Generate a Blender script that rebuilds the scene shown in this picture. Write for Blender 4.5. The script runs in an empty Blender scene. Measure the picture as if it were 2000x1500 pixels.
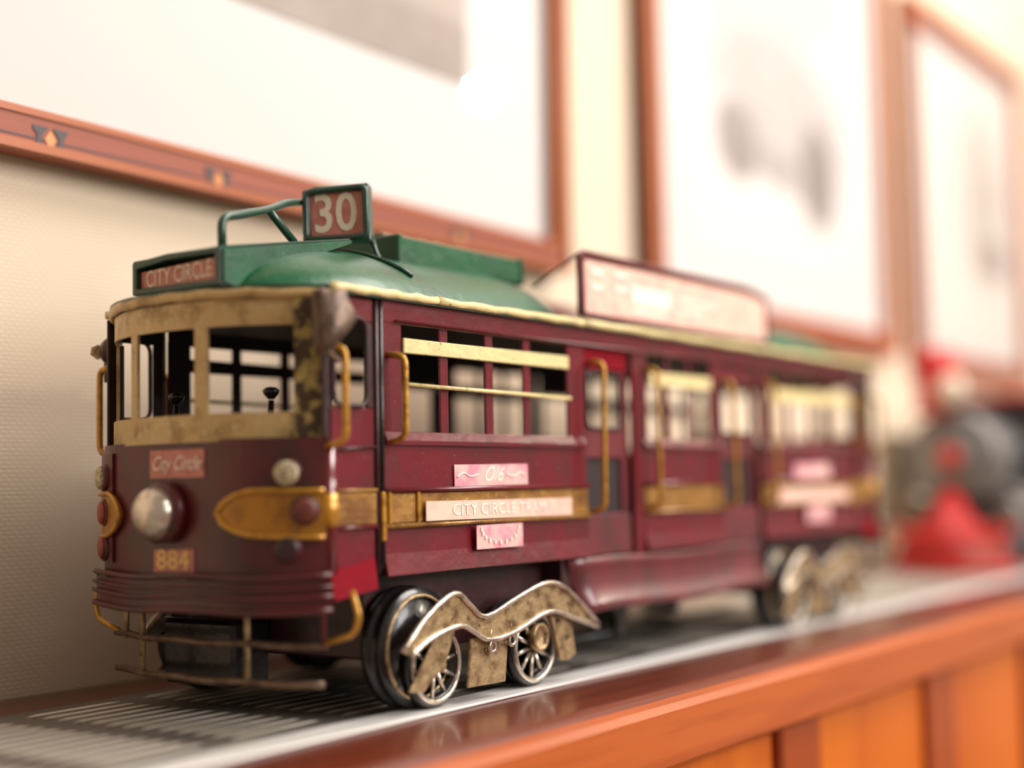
import bpy, bmesh, math, random
from mathutils import Vector, Matrix
random.seed(4)
S = bpy.context.scene
COL = S.collection
PI = math.pi

# ------------------------------------------------------------------ camera
yaw, pit, rol, F = math.radians(35.4617), math.radians(4.0364), math.radians(-1.166), 2762.7
f = Vector((math.cos(yaw)*math.cos(pit), math.sin(yaw)*math.cos(pit), math.sin(pit)))
r = f.cross(Vector((0, 0, 1))).normalized(); u = r.cross(f)
r2 = r*math.cos(rol)+u*math.sin(rol); u2 = -r*math.sin(rol)+u*math.cos(rol)
cd = bpy.data.cameras.new('camera'); cam = bpy.data.objects.new('camera', cd); COL.objects.link(cam)
m = Matrix.Identity(4)
for i in range(3):
    m[i][0] = r2[i]; m[i][1] = u2[i]; m[i][2] = -f[i]
m.translation = Vector((-0.4995, -0.4074, 0.100)); cam.matrix_world = m
cd.sensor_width = 36; cd.lens = F/2000*36
cd.clip_start = .01; cd.clip_end = 100
cd.dof.use_dof = True; cd.dof.focus_distance = 0.668; cd.dof.aperture_fstop = cd.lens/26.0
S.camera = cam

# ------------------------------------------------------------------ world, lights, exposure
W = bpy.data.worlds.new('World'); S.world = W; W.use_nodes = True
bg = W.node_tree.nodes['Background']; bg.inputs[0].default_value = (1.0, .83, .68, 1); bg.inputs[1].default_value = 0.27
def area(name, loc, tgt, sx, sy, e, col):
    l = bpy.data.lights.new(name, 'AREA'); l.shape = 'RECTANGLE'; l.size = sx; l.size_y = sy; l.energy = e; l.color = col
    o = bpy.data.objects.new(name, l); COL.objects.link(o); o.location = loc
    o.rotation_euler = (Vector(tgt)-Vector(loc)).to_track_quat('-Z', 'Y').to_euler()
    return o
area('ceiling_panel_light', (1.1, -0.75, 1.7), (.3, .15, .1), 1.3, .8, 39, (1, .93, .87))
area('window_light', (.95, -2.6, 1.25), (.3, 0, .15), 1.3, 1.3, 62, (1.0, .96, .93))
S.view_settings.view_transform = 'Standard'; S.view_settings.look = 'None'
S.view_settings.gamma = 1; S.view_settings.use_curve_mapping = False
S.view_settings.exposure = 0.25

# small bare bulb high on the camera's side of the room, glinting in the glass of the nearest picture
pl = bpy.data.lights.new('ceiling_bulb', 'POINT'); pl.energy = 26; pl.shadow_soft_size = .014; pl.color = (1, .9, .72)
po = bpy.data.objects.new('ceiling_bulb', pl); COL.objects.link(po); po.location = (2.19, -1.167, 1.040)

# ------------------------------------------------------------------ materials
def mat(name, c1, rough=.4, metal=0., c2=None, scale=60, lo=.45, hi=.65, bump=0., bscale=200, coat=0., c3=None, s3=300, lo3=.62, hi3=.7, stretch=(1, 1, 1), emit=None, spec=None, detail=5):
    M = bpy.data.materials.new(name); M.use_nodes = True
    nt = M.node_tree; N = nt.nodes; L = nt.links; b = N['Principled BSDF']
    b.inputs['Roughness'].default_value = rough; b.inputs['Metallic'].default_value = metal
    b.inputs['Coat Weight'].default_value = coat; b.inputs['Coat Roughness'].default_value = .15
    if spec is not None: b.inputs['Specular IOR Level'].default_value = spec
    b.inputs['Base Color'].default_value = (*c1, 1)
    tc = N.new('ShaderNodeTexCoord'); mp = N.new('ShaderNodeMapping'); mp.inputs['Scale'].default_value = stretch
    L.new(tc.outputs['Object'], mp.inputs[0])
    def noise(s, a, z, d=5):
        n = N.new('ShaderNodeTexNoise'); n.inputs['Scale'].default_value = s; n.inputs['Detail'].default_value = d
        L.new(mp.outputs[0], n.inputs['Vector'])
        q = N.new('ShaderNodeMapRange'); q.inputs[1].default_value = a; q.inputs[2].default_value = z
        L.new(n.outputs[0], q.inputs[0]); return q.outputs[0]
    def mix(fac, a, bb):
        x = N.new('ShaderNodeMix'); x.data_type = 'RGBA'; L.new(fac, x.inputs[0])
        if isinstance(a, tuple): x.inputs[6].default_value = (*a, 1)
        else: L.new(a, x.inputs[6])
        x.inputs[7].default_value = (*bb, 1); return x.outputs[2]
    out = None
    if c2: out = mix(noise(scale, lo, hi, detail), c1, c2)
    if c3: out = mix(noise(s3, lo3, hi3), out if out is not None else c1, c3)
    if out is not None: L.new(out, b.inputs['Base Color'])
    if bump:
        n = N.new('ShaderNodeTexNoise'); n.inputs['Scale'].default_value = bscale; L.new(mp.outputs[0], n.inputs['Vector'])
        B = N.new('ShaderNodeBump'); B.inputs['Strength'].default_value = bump; B.inputs['Distance'].default_value = .001
        L.new(n.outputs[0], B.inputs['Height']); L.new(B.outputs[0], b.inputs['Normal'])
    if emit:
        b.inputs['Emission Color'].default_value = (*emit[0], 1); b.inputs['Emission Strength'].default_value = emit[1]
    return M
MAR = mat('maroon_paint', (.155, .006, .015), .30, 0, (.10, .014, .018), 45, .42, .7, .35, 120, .35, c3=(.23, .16, .13), s3=900, lo3=.69, hi3=.74)
CRIM = mat('crimson_paint', (.22, .003, .012), .6, 0, (.15, .004, .010), 50, .45, .65, .3, 120, 0, spec=.08)
MARD = mat('dark_maroon_paint', (.055, .012, .015), .42, 0, (.03, .012, .012), 60, .4, .65, .35, 150, .1, c3=(.14, .09, .07), s3=800, lo3=.7, hi3=.76)
MARM = mat('mauve_sheen_paint', (.17, .028, .035), .33, 0, (.10, .03, .035), 40, .4, .65, .25, 100, .3)  # maroon with its mauve sheen put into the base colour
INN = mat('shaded_dark_maroon', (.022, .008, .008), .6)  # near-black maroon, dimness inside the car put into the colour
GRN = mat('green_paint', (.004, .095, .034), .36, 0, (.022, .055, .034), 38, .45, .7, .35, 120, .05, c3=(.22, .22, .16), s3=700, lo3=.66, hi3=.74)
GRND = mat('dark_green_paint', (.012, .06, .035), .36, 0, (.05, .05, .035), 60, .5, .7, .35, 150, .2, c3=(.16, .13, .09), s3=600, lo3=.66, hi3=.74)
CRM = mat('cream_paint', (.80, .67, .32), .45, 0, (.68, .55, .28), 80, .45, .7, .5, 250, 0, c3=(.25, .17, .05), s3=420, lo3=.66, hi3=.72)
ANT = mat('antique_gold_paint', (.56, .39, .165), .45, .1, (.30, .19, .06), 75, .50, .70, .6, 200, 0, c3=(.6, .52, .30), s3=350, lo3=.58, hi3=.7)
ANTD = mat('blotched_gold_paint', (.45, .34, .11), .45, .1, (.07, .04, .015), 170, .42, .56, .6, 240)
BRS = mat('brass_paint', (.60, .30, .035), .32, .35, (.28, .11, .015), 160, .5, .7, .5, 300, .2)
BELT = mat('belt_gold_paint', (.40, .20, .045), .38, .2, (.20, .08, .02), 110, .42, .66, .4, 260, .15, c3=(.62, .42, .15), s3=700, lo3=.62, hi3=.72, stretch=(.5, 1, 1))
SIL = mat('antique_silver', (.50, .35, .185), .38, .55, (.17, .10, .045), 150, .45, .68, .7, 260, c3=(.02, .015, .012), s3=220, lo3=.62, hi3=.7)
SILB = mat('bright_worn_metal', (.72, .64, .54), .28, .85, (.3, .22, .15), 130, .5, .75, .5, 260)
BRN = mat('brown_worn_metal', (.20, .13, .085), .45, .4, (.10, .06, .045), 140, .4, .65, .8, 200)
BLK = mat('black_enamel', (.012, .010, .010), .25, 0, (.022, .014, .012), 120, .5, .7, .3, 160, .1)
LAMP = mat('lamp_glitter', (.62, .54, .36), .5, .2, (.30, .22, .12), 700, .45, .6, .6, 900)
RED = mat('red_lens', (.34, .035, .02), .4, 0, (.2, .03, .02), 300, .45, .65, .4, 500, .2)
REDB = mat('brownish_red_lens', (.17, .035, .022), .5, 0, (.11, .03, .02), 300)
PINK = mat('pink_sticker', (.60, .235, .185), .55, 0, (.50, .17, .13), 220, .42, .62, .2, 400)
PINKL = mat('overlit_pink_sticker', (.88, .60, .47), .5, 0, (.84, .47, .40), 110, .42, .66)  # pink lightened for the side, overexposure put into the colour
PINKM = mat('magenta_sticker', (.84, .50, .46), .5, 0, (.78, .28, .36), 90, .42, .6)
INK = mat('pale_lettering', (.86, .74, .58), .6)
INKY = mat('yellow_lettering', (.82, .52, .16), .6)
INKW = mat('white_lettering', (.95, .84, .74), .6)
def wood(name, a, b_, rough, coat, axis, sc=6, w=.5):
    M = bpy.data.materials.new(name); M.use_nodes = True
    nt = M.node_tree; N = nt.nodes; L = nt.links; b = N['Principled BSDF']
    b.inputs['Roughness'].default_value = rough; b.inputs['Coat Weight'].default_value = coat; b.inputs['Coat Roughness'].default_value = .12
    tc = N.new('ShaderNodeTexCoord'); mp = N.new('ShaderNodeMapping')
    sc3 = [1., 1., 1.]; sc3 = [18, 18, 18]; sc3[axis] = 1.2
    mp.inputs['Scale'].default_value = sc3
    L.new(tc.outputs['Object'], mp.inputs[0])
    n = N.new('ShaderNodeTexNoise'); n.inputs['Scale'].default_value = sc; n.inputs['Detail'].default_value = 6; n.inputs['Distortion'].default_value = w
    L.new(mp.outputs[0], n.inputs['Vector'])
    n2 = N.new('ShaderNodeTexNoise'); n2.inputs['Scale'].default_value = sc*.22; n2.inputs['Detail'].default_value = 2
    L.new(mp.outputs[0], n2.inputs['Vector'])
    ad = N.new('ShaderNodeMath'); ad.operation = 'ADD'; L.new(n.outputs[0], ad.inputs[0]); L.new(n2.outputs[0], ad.inputs[1])
    q = N.new('ShaderNodeMapRange'); q.inputs[1].default_value = .85; q.inputs[2].default_value = 1.25; L.new(ad.outputs[0], q.inputs[0])
    x = N.new('ShaderNodeMix'); x.data_type = 'RGBA'; L.new(q.outputs[0], x.inputs[0]); x.inputs[6].default_value = (*a, 1); x.inputs[7].default_value = (*b_, 1)
    L.new(x.outputs[2], b.inputs['Base Color']); return M
WTOP = wood('mahogany_top', (.17, .030, .010), (.11, .020, .008), .30, .25, 0)
WAPR = wood('orange_wood_board', (.52, .115, .022), (.36, .068, .014), .33, .3, 0)
WPAN = wood('orange_wood_panel', (.70, .165, .009), (.56, .11, .009), .36, .3, 2, 3)
WSTL = wood('red_wood_stile', (.42, .08, .014), (.32, .055, .011), .36, .3, 2, 3)
FRM = wood('frame_wood_face', (.38, .095, .045), (.30, .068, .034), .55, 0, 0)
FRMV = wood('frame_wood_upright', (.40, .11, .035), (.32, .078, .026), .55, 0, 2)
FRL = wood('frame_wood_lip', (.50, .135, .03), (.40, .095, .022), .42, .1, 0)
FRS = wood('frame_wood_shaded', (.24, .055, .010), (.18, .04, .008), .45, .1, 2)  # darker frame wood, shade of the left sides put into the colour
DRK = mat('dark_inlay', (.07, .045, .045), .5)
TAN = mat('tan_inlay', (.72, .30, .10), .5)
MATB = mat('mat_board', (.73, .69, .66), .7)
VENT = mat('vent_metal', (.20, .175, .15), .42, .3, (.17, .15, .13), 30, .4, .6)
LOUV = mat('lit_louver_metal', (.74, .68, .58), .4, .2)  # paler than the plate: light caught by the louvers is in the colour
STRIP = mat('white_aluminium', (.82, .80, .77), .35, .2)
LRED = mat('toy_red', (.62, .016, .012), .35, 0, coat=.3)
LGRY = mat('toy_grey', (.25, .235, .225), .35, .3, (.16, .15, .14), 60)
LBLK = mat('toy_black', (.03, .03, .035), .35)
LBGE = mat('toy_beige', (.30, .25, .18), .4, .3)
LCRM = mat('toy_lens_glint', (.85, .72, .58), .25, 0, coat=.5)  # pale cream, bright glint put into the lens colour
GLS = bpy.data.materials.new('picture_glass'); GLS.use_nodes = True
_n = GLS.node_tree.nodes; _l = GLS.node_tree.links; _b = _n['Principled BSDF']
_t = _n.new('ShaderNodeBsdfTransparent'); _g = _n.new('ShaderNodeBsdfGlossy'); _g.inputs['Roughness'].default_value = .0
_geo = _n.new('ShaderNodeNewGeometry'); _d = _n.new('ShaderNodeVectorMath'); _d.operation = 'DOT_PRODUCT'
_l.new(_geo.outputs['Incoming'], _d.inputs[0]); _l.new(_geo.outputs['Normal'], _d.inputs[1])
def _ma(op, a, b=None):
    q = _n.new('ShaderNodeMath'); q.operation = op
    for i, w_ in enumerate((a, b)):
        if w_ is None: continue
        if isinstance(w_, (int, float)): q.inputs[i].default_value = w_
        else: _l.new(w_, q.inputs[i])
    return q.outputs[0]
_f = _ma('ADD', .04, _ma('MULTIPLY', .96, _ma('POWER', _ma('SUBTRACT', 1.0, _ma('ABSOLUTE', _d.outputs['Value'])), 5.0)))
_m = _n.new('ShaderNodeMixShader')
_l.new(_f, _m.inputs[0]); _l.new(_t.outputs[0], _m.inputs[1]); _l.new(_g.outputs[0], _m.inputs[2])
_l.new(_m.outputs[0], _n['Material Output'].inputs[0])
def wallpaper():
    M = bpy.data.materials.new('cream_wallpaper'); M.use_nodes = True
    nt = M.node_tree; N = nt.nodes; L = nt.links; b = N['Principled BSDF']; b.inputs['Roughness'].default_value = .75
    tc = N.new('ShaderNodeTexCoord'); mp = N.new('ShaderNodeMapping'); mp.inputs['Scale'].default_value = (1, 1, 1)
    L.new(tc.outputs['Object'], mp.inputs[0])
    sx = N.new('ShaderNodeSeparateXYZ'); L.new(mp.outputs[0], sx.inputs[0])
    cx = N.new('ShaderNodeCombineXYZ'); L.new(sx.outputs[0], cx.inputs[0]); L.new(sx.outputs[2], cx.inputs[1])
    br = N.new('ShaderNodeTexBrick'); br.inputs['Scale'].default_value = 1; br.inputs['Brick Width'].default_value = .0045; br.inputs['Row Height'].default_value = .0022
    br.inputs['Mortar Size'].default_value = .0005; br.inputs['Mortar Smooth'].default_value = 1
    L.new(cx.outputs[0], br.inputs['Vector'])
    x = N.new('ShaderNodeMix'); x.data_type = 'RGBA'; L.new(br.outputs['Fac'], x.inputs[0])
    x.inputs[6].default_value = (.80, .66, .50, 1); x.inputs[7].default_value = (.72, .575, .42, 1)
    L.new(x.outputs[2], b.inputs['Base Color'])
    B = N.new('ShaderNodeBump'); B.inputs['Strength'].default_value = .35; B.inputs['Distance'].default_value = .0006; B.invert = True
    L.new(br.outputs['Fac'], B.inputs['Height']); L.new(B.outputs[0], b.inputs['Normal'])
    return M
WALL = wallpaper()
FLR = wood('floor_boards', (.30, .16, .08), (.22, .11, .05), .4, .1, 0)

# ------------------------------------------------------------------ mesh helpers
def link(name, me, mats, parent=None, smooth=False):
    o = bpy.data.objects.new(name, me); COL.objects.link(o)
    for x in (mats if isinstance(mats, (list, tuple)) else [mats]): me.materials.append(x)
    if smooth:
        for p in me.polygons: p.use_smooth = True
    if parent: o.parent = parent
    return o
def fin(name, bm, mt, parent=None, smooth=False, bev=0, seg=1):
    bmesh.ops.recalc_face_normals(bm, faces=bm.faces)
    if bev:
        es = [e for e in bm.edges if len(e.link_faces) == 2 and e.calc_face_angle(0) > .6]
        bmesh.ops.bevel(bm, geom=es, offset=bev, segments=seg, affect='EDGES', clamp_overlap=True)
    me = bpy.data.meshes.new(name); bm.to_mesh(me); bm.free()
    return link(name, me, mt, parent, smooth)
def bbox(bm, x0, x1, y0, y1, z0, z1):
    v = [bm.verts.new((x, y, z)) for x in (x0, x1) for y in (y0, y1) for z in (z0, z1)]
    for q in ((0, 1, 3, 2), (4, 6, 7, 5), (0, 4, 5, 1), (2, 3, 7, 6), (0, 2, 6, 4), (1, 5, 7, 3)):
        bm.faces.new([v[i] for i in q])
def box(name, x0, x1, y0, y1, z0, z1, mt, parent=None, bev=.0005):
    bm = bmesh.new(); bbox(bm, x0, x1, y0, y1, z0, z1); return fin(name, bm, mt, parent, bev=bev)
def bprism(bm, pts, ext):
    a = [bm.verts.new(p) for p in pts]; b = [bm.verts.new(Vector(p)+Vector(ext)) for p in pts]
    n = len(pts); bm.faces.new(a); bm.faces.new(b[::-1])
    for i in range(n): bm.faces.new((a[i], b[i], b[(i+1) % n], a[(i+1) % n]))
def prism(name, pts, ext, mt, parent=None, bev=0):
    bm = bmesh.new(); bprism(bm, pts, ext); return fin(name, bm, mt, parent, bev=bev)
def frames(pts, closed=False):
    out = []; n = len(pts); up = None
    for i, p in enumerate(pts):
        if closed: d = pts[(i+1) % n]-pts[i-1]
        else: d = pts[min(i+1, n-1)]-pts[max(i-1, 0)]
        d.normalize()
        if up is None:
            up = Vector((0, 0, 1)) if abs(d.z) < .9 else Vector((0, 1, 0))
        s = d.cross(up)
        if s.length < 1e-6: s = d.orthogonal()
        s.normalize(); up = s.cross(d).normalized(); out.append((p, s, up))
    return out
def btube(bm, pts, rad, seg=8, closed=False, flat=1.):
    pts = [Vector(p) for p in pts]; rings = []
    for k, (p, s, v) in enumerate(frames(pts, closed)):
        rr = rad[k] if isinstance(rad, (list, tuple)) else rad
        rings.append([bm.verts.new(p+s*math.cos(a)*rr*flat+v*math.sin(a)*rr) for a in [2*PI*i/seg for i in range(seg)]])
    n = len(rings)
    for i in range(n if closed else n-1):
        A = rings[i]; B = rings[(i+1) % n]
        for j in range(seg): bm.faces.new((A[j], B[j], B[(j+1) % seg], A[(j+1) % seg]))
    if not closed:
        bm.faces.new(rings[0][::-1]); bm.faces.new(rings[-1])
def tube(name, pts, rad, mt, parent=None, seg=8, closed=False, flat=1.):
    bm = bmesh.new(); btube(bm, pts, rad, seg, closed, flat); return fin(name, bm, mt, parent, smooth=True)
def smooth_path(pts, n=5):
    P = [Vector(p) for p in pts]; out = []
    for i in range(len(P)-1):
        a = P[max(i-1, 0)]; b = P[i]; c = P[i+1]; d = P[min(i+2, len(P)-1)]
        for k in range(n):
            t = k/n
            out.append(.5*((2*b)+(c-a)*t+(2*a-5*b+4*c-d)*t*t+(-a+3*b-3*c+d)*t**3))
    out.append(P[-1]); return out
def rounded(pts, rad, n=4, closed=False):
    P = [Vector(p) for p in pts]; out = []; N = len(P)
    for i in range(N):
        if not closed and i in (0, N-1): out.append(P[i]); continue
        a = P[i-1]; b = P[i]; c = P[(i+1) % N]
        r_ = min(rad, (a-b).length*.45, (c-b).length*.45)
        s = b+(a-b).normalized()*r_; e = b+(c-b).normalized()*r_
        for k in range(n+1):
            t = k/n; out.append(s*(1-t)**2+b*2*t*(1-t)+e*t*t)
    return out
def blathe(bm, prof, c, ax, seg=24):
    """prof: (distance along axis, radius)"""
    ax = Vector(ax).normalized(); s = ax.orthogonal().normalized(); t = ax.cross(s); c = Vector(c); rings = []
    for h, rr in prof:
        if rr < 1e-6: rings.append([bm.verts.new(c+ax*h)])
        else: rings.append([bm.verts.new(c+ax*h+(s*math.cos(a)+t*math.sin(a))*rr) for a in [2*PI*i/seg for i in range(seg)]])
    for A, B in zip(rings, rings[1:]):
        for j in range(seg):
            k = (j+1) % seg
            if len(A) == 1 and len(B) == 1: continue
            if len(A) == 1: bm.faces.new((A[0], B[k], B[j]))
            elif len(B) == 1: bm.faces.new((A[j], A[k], B[0]))
            else: bm.faces.new((A[j], A[k], B[k], B[j]))
    if len(rings[0]) > 1: bm.faces.new(rings[0])
    if len(rings[-1]) > 1: bm.faces.new(rings[-1][::-1])
def lathe(name, prof, c, ax, mt, parent=None, seg=24, smooth=True):
    bm = bmesh.new(); blathe(bm, prof, c, ax, seg)
    o = fin(name, bm, mt, parent, smooth=smooth)
    return o
def empty(name, loc, label, cat, group=None):
    o = bpy.data.objects.new(name, None); COL.objects.link(o); o.location = loc; o.empty_display_size = .02
    o['label'] = label; o['category'] = cat
    if group: o['group'] = group
    return o
def text(name, s, size, loc, xdir, ydir, mt, parent, shear=0, xs=1., off=.0):
    c = bpy.data.curves.new(name, 'FONT'); c.body = s; c.size = size; c.align_x = 'CENTER'; c.align_y = 'CENTER'
    c.shear = shear; c.offset = off; c.extrude = .00006; c.resolution_u = 3; c.fill_mode = 'BOTH'
    t = bpy.data.objects.new('tmp', c); COL.objects.link(t)
    bpy.context.view_layer.update()
    me = bpy.data.meshes.new_from_object(t.evaluated_get(bpy.context.evaluated_depsgraph_get()))
    bpy.data.objects.remove(t); me.materials.clear()
    X = Vector(xdir).normalized(); Y = Vector(ydir).normalized(); Z = X.cross(Y)
    for v in me.vertices:
        v.co = Vector(loc)+X*v.co.x*xs+Y*v.co.y+Z*v.co.z
    return link(name, me, mt, parent)

# ------------------------------------------------------------------ the room
def structure(o): o['kind'] = 'structure'; return o
structure(box('wall_back', -2.5, 5, .212, .32, -.95, 2.5, WALL, bev=0))
structure(box('floor', -2.5, 5, -4, .32, -1.0, -.95, FLR, bev=0))
# ledge with its apron and panels
led = empty('wooden_ledge', (0, 0, -.95), 'long orange wood ledge with panelled front running below the framed pictures', 'ledge')
def lp(o): o.matrix_parent_inverse = led.matrix_basis.inverted(); o.parent = led; return o
def inv(o, par): o.parent = par; o.matrix_parent_inverse = par.matrix_basis.inverted(); return o
pr = [(.2112, -.0015), (-.058, -.0015)]+[(-.058-.011*math.sin(a), -.0125+.011*math.cos(a)) for a in (.2, .5, .8, 1.1, 1.4, PI/2)]+[(-.069, -.024), (.2112, -.024)]
inv(prism('top_board', [(-2.4, y, z) for y, z in pr], (6.6, 0, 0), WTOP), led)
# orange front band
pr = [(-.066, -.0045), (-.0705, -.0058), (-.0728, -.009), (-.0735, -.0335), (-.0715, -.0355), (-.060, -.0355), (-.060, -.0045)]
inv(prism('front_edge_board', [(-2.4, y, z) for y, z in pr], (6.6, 0, 0), WAPR), led)
inv(box('carcass', -2.4, 4.2, -.056, .205, -.90, -.0245, WSTL, bev=0), led)
xs = -2.3; k = 0
while xs < 4:
    inv(box('panel', xs, xs+.175, -.0625, -.055, -.86, -.0355, WPAN, bev=.002), led)
    inv(box('stile', xs+.178, xs+.232, -.067, -.055, -.90, -.0355, WSTL, bev=.002), led)
    xs += .235
inv(box('plinth', -2.4, 4.2, -.05, .2, -.95, -.9005, WSTL, bev=0), led)

# vent grille
vg = empty('vent_grille', (.0, .08, -.0015), 'grey slotted metal vent grille with a white front edge, lying along the ledge', 'vent')
inv(box('grille_plate', -.9, 3.6, .0105, .166, -.0014, -.0013, VENT, bev=0), vg)
inv(box('front_strip', -.9, 3.6, -.010, .0102, -.0013, -.0001, STRIP, bev=.0003), vg)
def louver_mesh():
    bm = bmesh.new(); n = 10; A = []; B = []; C_ = []
    for i in range(n+1):
        t = i/n; x = -.0265+.053*t; h = min(1, min(t, 1-t)*9)**.5 if 0 < t < 1 else 0
        A.append(bm.verts.new((x, -.0012*h-.0002, 0))); B.append(bm.verts.new((x, .0, .0006*h+.00003))); C_.append(bm.verts.new((x, .0013*h+.0002, 0)))
    for i in range(n):
        fa = bm.faces.new((A[i], A[i+1], B[i+1], B[i])); fb = bm.faces.new((B[i], B[i+1], C_[i+1], C_[i]))
        fa.material_index = 0; fb.material_index = 0
    me = bpy.data.meshes.new('louver'); bm.to_mesh(me); bm.free(); me.materials.append(LOUV); me.materials.append(BLK)
    for p in me.polygons: p.use_smooth = True
    return me
LV = louver_mesh()
for gx in range(-4, 18):
    for gy in range(13):
        o = bpy.data.objects.new('louver', LV); COL.objects.link(o)
        o.location = (-.0655+.0668*gx+(.0-.0006*gy), .0275+.0104*gy, -.0013)
        inv(o, vg)
# small dark screw holes along the gaps between the groups
bm = bmesh.new()
for gx in range(-4, 18):
    for gy in range(6, 12):
        blathe(bm, [(0, .0011), (.0001, .0009)], (-.0985+.0668*gx, .0325+.0104*gy, -.0013), (0, 0, 1), 8)
o = fin('pin_holes', bm, BLK); o['kind'] = 'stuff'; inv(o, vg)

# ------------------------------------------------------------------ framed pictures
YW = .212
def framed(label, x0, x1, z0, z1, tilt, fw=.024, fr=None):
    """x0..z1 are the inner (sight) edges"""
    e = empty('picture_frame', ((x0+x1)/2, YW, z0-fw), label, 'picture', 'wood framed pictures on the back wall')
    yb, yf = YW-.001, YW-.0165
    parts = []
    def P(o): parts.append(o); return o
    def rail(name, a, b, vertical):
        # a,b = (x,z) boxes of the outer rectangle, mitred
        pass
    X0, X1, Z0, Z1 = x0-fw, x1+(fr or fw), z0-fw, z1+fw
    lip = .0045
    quads = {'bottom_rail': [(X0, Z0), (X1, Z0), (x1, z0), (x0, z0)], 'top_rail': [(x0, z1), (x1, z1), (X1, Z1), (X0, Z1)],
             'left_rail': [(X0, Z0), (x0, z0), (x0, z1), (X0, Z1)], 'right_rail': [(x1, z0), (X1, Z0), (X1, Z1), (x1, z1)]}
    for n, q in quads.items():
        vert = n[0] in 'lr'
        P(prism(n, [(x, yf, z) for x, z in q], (0, yb-yf, 0), FRMV if vert else FRM))
    # raised outer and inner lips
    bm = bmesh.new()
    for a, b, c, d, y in ((X0-.0002, X1+.0002, Z0-.0002, Z0+lip, yf-.0028), (X0-.0002, X1+.0002, Z1-lip, Z1+.0002, yf-.0028), (x0-.003, x1+.003, z0-.003, z0+.0008, yf-.001), (x0-.003, x1+.003, z1-.0008, z1+.003, yf-.001)):
        bbox(bm, a, b, y, yf+.002, c, d)
    for a, b, c, d, y in ((X0-.0002, X0+lip, Z0+lip, Z1-lip, yf-.0028), (X1-lip, X1+.0002, Z0+lip, Z1-lip, yf-.0028), (x0-.003, x0+.0008, z0+.0008, z1-.0008, yf-.001), (x1-.0008, x1+.003, z0+.0008, z1-.0008, yf-.001)):
        bbox(bm, a, b, y, yf+.002, c, d)
    P(fin('moulding_lip', bm, FRL))
    # dark stringing line
    bm = bmesh.new(); s = .0068
    bbox(bm, X0+s, X1-s, yf-.0003, yf+.001, Z0+s, Z0+s+.0009); bbox(bm, X0+s, X1-s, yf-.0003, yf+.001, Z1-s-.0009, Z1-s)
    bbox(bm, X0+s, X0+s+.0009, yf-.0003, yf+.001, Z0+s, Z1-s); bbox(bm, X1-s-.0009, X1-s, yf-.0003, yf+.001, Z0+s, Z1-s)
    P(fin('stringing_line', bm, DRK))
    P(box('shaded_side', X0-.0012, X0-.0001, yf, yb, Z0, Z1, FRS, bev=0))  # thin added strip that paints the shade on the frame's left side
    P(box('mat_board', x0-.004, x1+.004, yb-.006, yb-.003, z0-.004, z1+.004, MATB, bev=0))
    gb = bmesh.new(); gb.faces.new([gb.verts.new(v) for v in ((x0-.001, yb-.0078, z0-.001), (x1+.001, yb-.0078, z0-.001), (x1+.001, yb-.0078, z1+.001), (x0-.001, yb-.0078, z1+.001))])
    P(fin('glass', gb, GLS))
    e.rotation_euler = (0, math.radians(tilt), 0)
    piv = Matrix.Translation(e.location)
    for o in parts: o.parent = e; o.matrix_parent_inverse = piv.inverted()
    return e, yf, yb, piv
def motif(e, piv, x, z, yf):
    bm = bmesh.new()
    for s in (-1, 1):
        bprism(bm, [(x+s*.0105, yf-.0005, z-.0062), (x+s*.0105, yf-.0005, z-.0042), (x+s*.0082, yf-.0005, z-.0022), (x+s*.0082, yf-.0005, z+.0022), (x+s*.0105, yf-.0005, z+.0042), (x+s*.0105, yf-.0005, z+.0062),
                        (x+s*.0018, yf-.0005, z+.0062), (x+s*.0018, yf-.0005, z+.0052), (x+s*.0048, yf-.0005, z+.0018), (x+s*.0048, yf-.0005, z-.0018), (x+s*.0018, yf-.0005, z-.0052), (x+s*.0018, yf-.0005, z-.0062)], (0, .001, 0))
    o = fin('inlay', bm, DRK); o.parent = e; o.matrix_parent_inverse = piv.inverted()
    d = prism('inlay_diamond', [(x-.0036, yf-.0006, z), (x, yf-.0006, z-.005), (x+.0036, yf-.0006, z), (x, yf-.0006, z+.005)], (0, .001, 0), TAN)
    d.parent = o
    d.matrix_parent_inverse = piv.inverted()@Matrix.Identity(4)
    d.matrix_parent_inverse = Matrix.Identity(4)
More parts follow.
